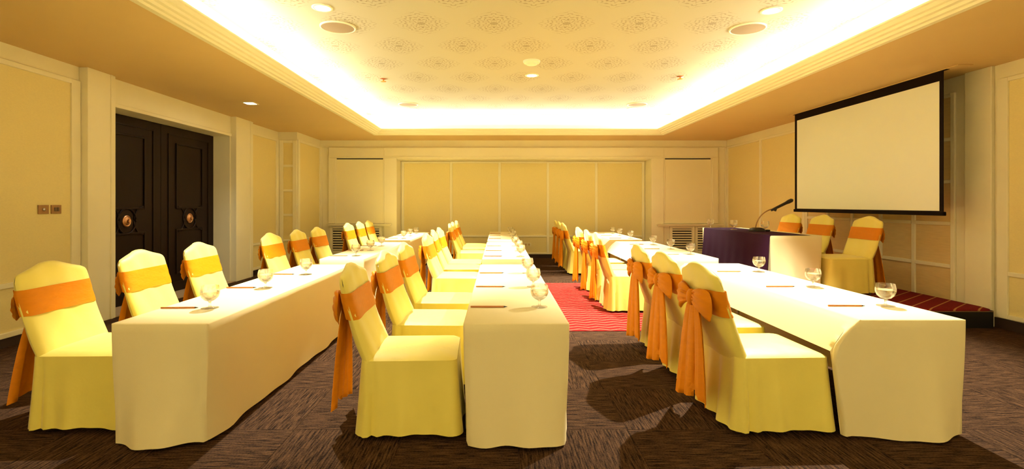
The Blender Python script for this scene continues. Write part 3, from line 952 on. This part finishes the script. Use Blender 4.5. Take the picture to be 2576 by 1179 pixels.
proto = make_chair()
used = [False]
def put_chair(x, y, rz, label, group, z=0.0):
    o = proto if not used[0] else copy_tree(proto)
    used[0] = True
    o.location = (x, y, z)
    o.rotation_euler = (0, 0, rz)
    tag(o, label, 'chair', group)
    return o

CH = {
    'left row': (-2.985, [(3.60, 4.50, 5.38), (7.10, 7.98, 8.87), (10.72, 11.60, 12.48)]),
    'middle row': (-0.815, [(3.50, 4.45, 5.36), (7.05, 7.95, 8.70), (10.45, 11.35, 12.25)]),
    'right row': (1.59, [(3.56, 4.36, 5.14), (7.22, 7.98, 8.86), (10.90, 11.66, 12.45)]),
}
rnd = random.Random(5)
SEATW = ['nearest', 'middle', 'farthest']
for rw in ('left row', 'middle row', 'right row'):
    cx, groups = CH[rw]
    for k, ys in enumerate(groups):
        for j, y in enumerate(ys):
            put_chair(cx + rnd.uniform(-.015, .015), y, math.radians(rnd.uniform(-2.5, 2.5)),
                      'yellow covered chair with orange sash, %s of three at the %s table, %s' % (SEATW[j], WHICH[k], rw),
                      'covered chairs of the three rows')
hl = ['yellow covered chair with orange sash on the stage, whole, nearest the viewer',
      'yellow covered chair with orange sash, middle of three on the stage',
      'yellow covered chair with orange sash on the stage, farthest, behind the microphone']
for (x, y), lab in zip(((5.11, 7.27), (5.11, 8.29), (5.11, 9.17)), hl):
    put_chair(x, y, PI + math.radians(rnd.uniform(-2, 2)), lab, 'covered chairs on the stage', SZ)

# ================================================================== tableware
def make_goblet():
    g = empty('water_goblet')
    outer = [(0.056, 0.0), (0.058, 0.003), (0.030, 0.007), (0.011, 0.012), (0.008, 0.022), (0.008, 0.040), (0.012, 0.048),
             (0.034, 0.058), (0.054, 0.078), (0.063, 0.102), (0.064, 0.122), (0.060, 0.145), (0.056, 0.160)]
    inner = [(0.0545, 0.160), (0.0585, 0.145), (0.0622, 0.122), (0.061, 0.102), (0.052, 0.080), (0.031, 0.061), (0.010, 0.054), (0.0, 0.053)]
    MB().lathe(outer + inner, 28, cap1=False).build('glass', M['glass'], g, True, auto=50)
    wat = [(0.0, 0.0545), (0.010, 0.0552), (0.0300, 0.0620), (0.0508, 0.0805), (0.0598, 0.102), (0.0606, 0.117), (0.0, 0.117)]
    MB().lathe(wat, 28, cap0=False, cap1=False).build('water', M['water'], g, True, auto=50)
    return g
gob = make_goblet(); gused = [False]
def put_goblet(x, y, z, lab, group):
    o = gob if not gused[0] else copy_tree(gob)
    gused[0] = True
    o.location = (x, y, z); tag(o, lab, 'goblet', group)
def make_pencil():
    p = empty('pencil')
    MB().lathe([(0.0045, 0.0), (0.0065, 0.002), (0.0065, 0.235)], 6, (0, 0, 0.0066), 'x').build('shaft', M['pencil'], p)
    MB().lathe([(0.0065, 0.235), (0.0015, 0.258), (0.0, 0.262)], 6, (0, 0, 0.0066), 'x').build('tip', M['graphite'], p)
    return p
pen = make_pencil(); pused = [False]
def put_pencil(x, y, z, rz, lab):
    o = pen if not pused[0] else copy_tree(pen)
    pused[0] = True
    o.location = (x, y, z); o.rotation_euler = (0, 0, rz); tag(o, lab, 'pencil', 'pencils laid on the long tables')
SETY = {'left row': (-2.01, -2.38, [(3.58, 4.44, 5.29), (7.15, 8.0, 8.85), (10.75, 11.6, 12.4)]),
        'middle row': (0.30, -0.195, [(3.62, 4.50, 5.38), (7.10, 7.95, 8.80), (10.7, 11.6, 12.5)]),
        'right row': (2.80, 2.36, [(3.66, 4.50, 5.50), (7.35, 8.25, 9.15), (10.8, 11.7, 12.5)])}
SEATW2 = ['nearest', 'middle', 'farthest']
zt = TABLE_TOP + 0.0005
for rw in ('left row', 'middle row', 'right row'):
    gx, px, groups = SETY[rw]
    for k, ys in enumerate(groups):
        for j, y in enumerate(ys):
            put_goblet(gx + rnd.uniform(-.02, .02), y, zt, 'clear goblet of water, %s of three on the %s table of the %s' % (SEATW2[j], WHICH[k], rw), 'water goblets on the long tables')
            put_pencil(px + (0.02 if rw == 'left row' else 0), y - 0.02, zt, math.radians(rnd.uniform(-2, 2)), 'brown pencil, %s of three on the %s table of the %s' % (SEATW2[j], WHICH[k], rw))
for (x, y), lab in zip(((4.22, 8.04), (3.98, 8.60), (3.86, 9.25)), ('clear goblet of water behind the microphone base on the speakers table', 'clear goblet of water, middle of three on the speakers table', 'clear goblet of water at the far end of the speakers table')):
    put_goblet(x, y, SZ + HTOP + 0.005, lab, 'water goblets on the speakers table')

# ---- microphone on the speakers table
mi = empty('desk_microphone', (4.10, 8.06, SZ + HTOP + 0.005))
tag(mi, 'black gooseneck microphone standing on the purple speakers table', 'microphone')
MB().rings([[(x*s_, y*s_, z) for x, y in rrect(-.11, .11, -.09, .09, .05)] for s_, z in ((1, 0), (1, 0.02), (0.85, 0.045), (0.45, 0.06))], True, True, True).build('base', M['blackplastic'], mi, True, auto=40)
boxobj('switch_pad', M['blackplastic'], 0.10, 0.19, -.05, .03, 0.0, 0.028, mi, 0.01)
gp = []
for k in range(17):
    u = k/16
    gp.append((-0.02 + 0.30*u**1.7, 0, 0.05 + 0.31*math.sin(u*PI/2*0.92)))
MB().tube(gp, 0.009, 8).build('gooseneck', M['bronze'], mi, True)
e = Vector(gp[-1]); dr = Vector((0.85, 0, 0.42)).normalized()
path = [e - dr*0.06, e + dr*0.0, e + dr*0.08, e + dr*0.20, e + dr*0.25, e + dr*0.30, e + dr*0.325]
MB().tube(path, [0.018, 0.020, 0.022, 0.024, 0.032, 0.031, 0.012], 12).build('microphone_body', M['blackplastic'], mi, True)
MB().tube([e + Vector((0, 0, -0.035)), e + Vector((0.02, 0, 0.01))], 0.022, 10).build('clip', M['blackplastic'], mi, True)
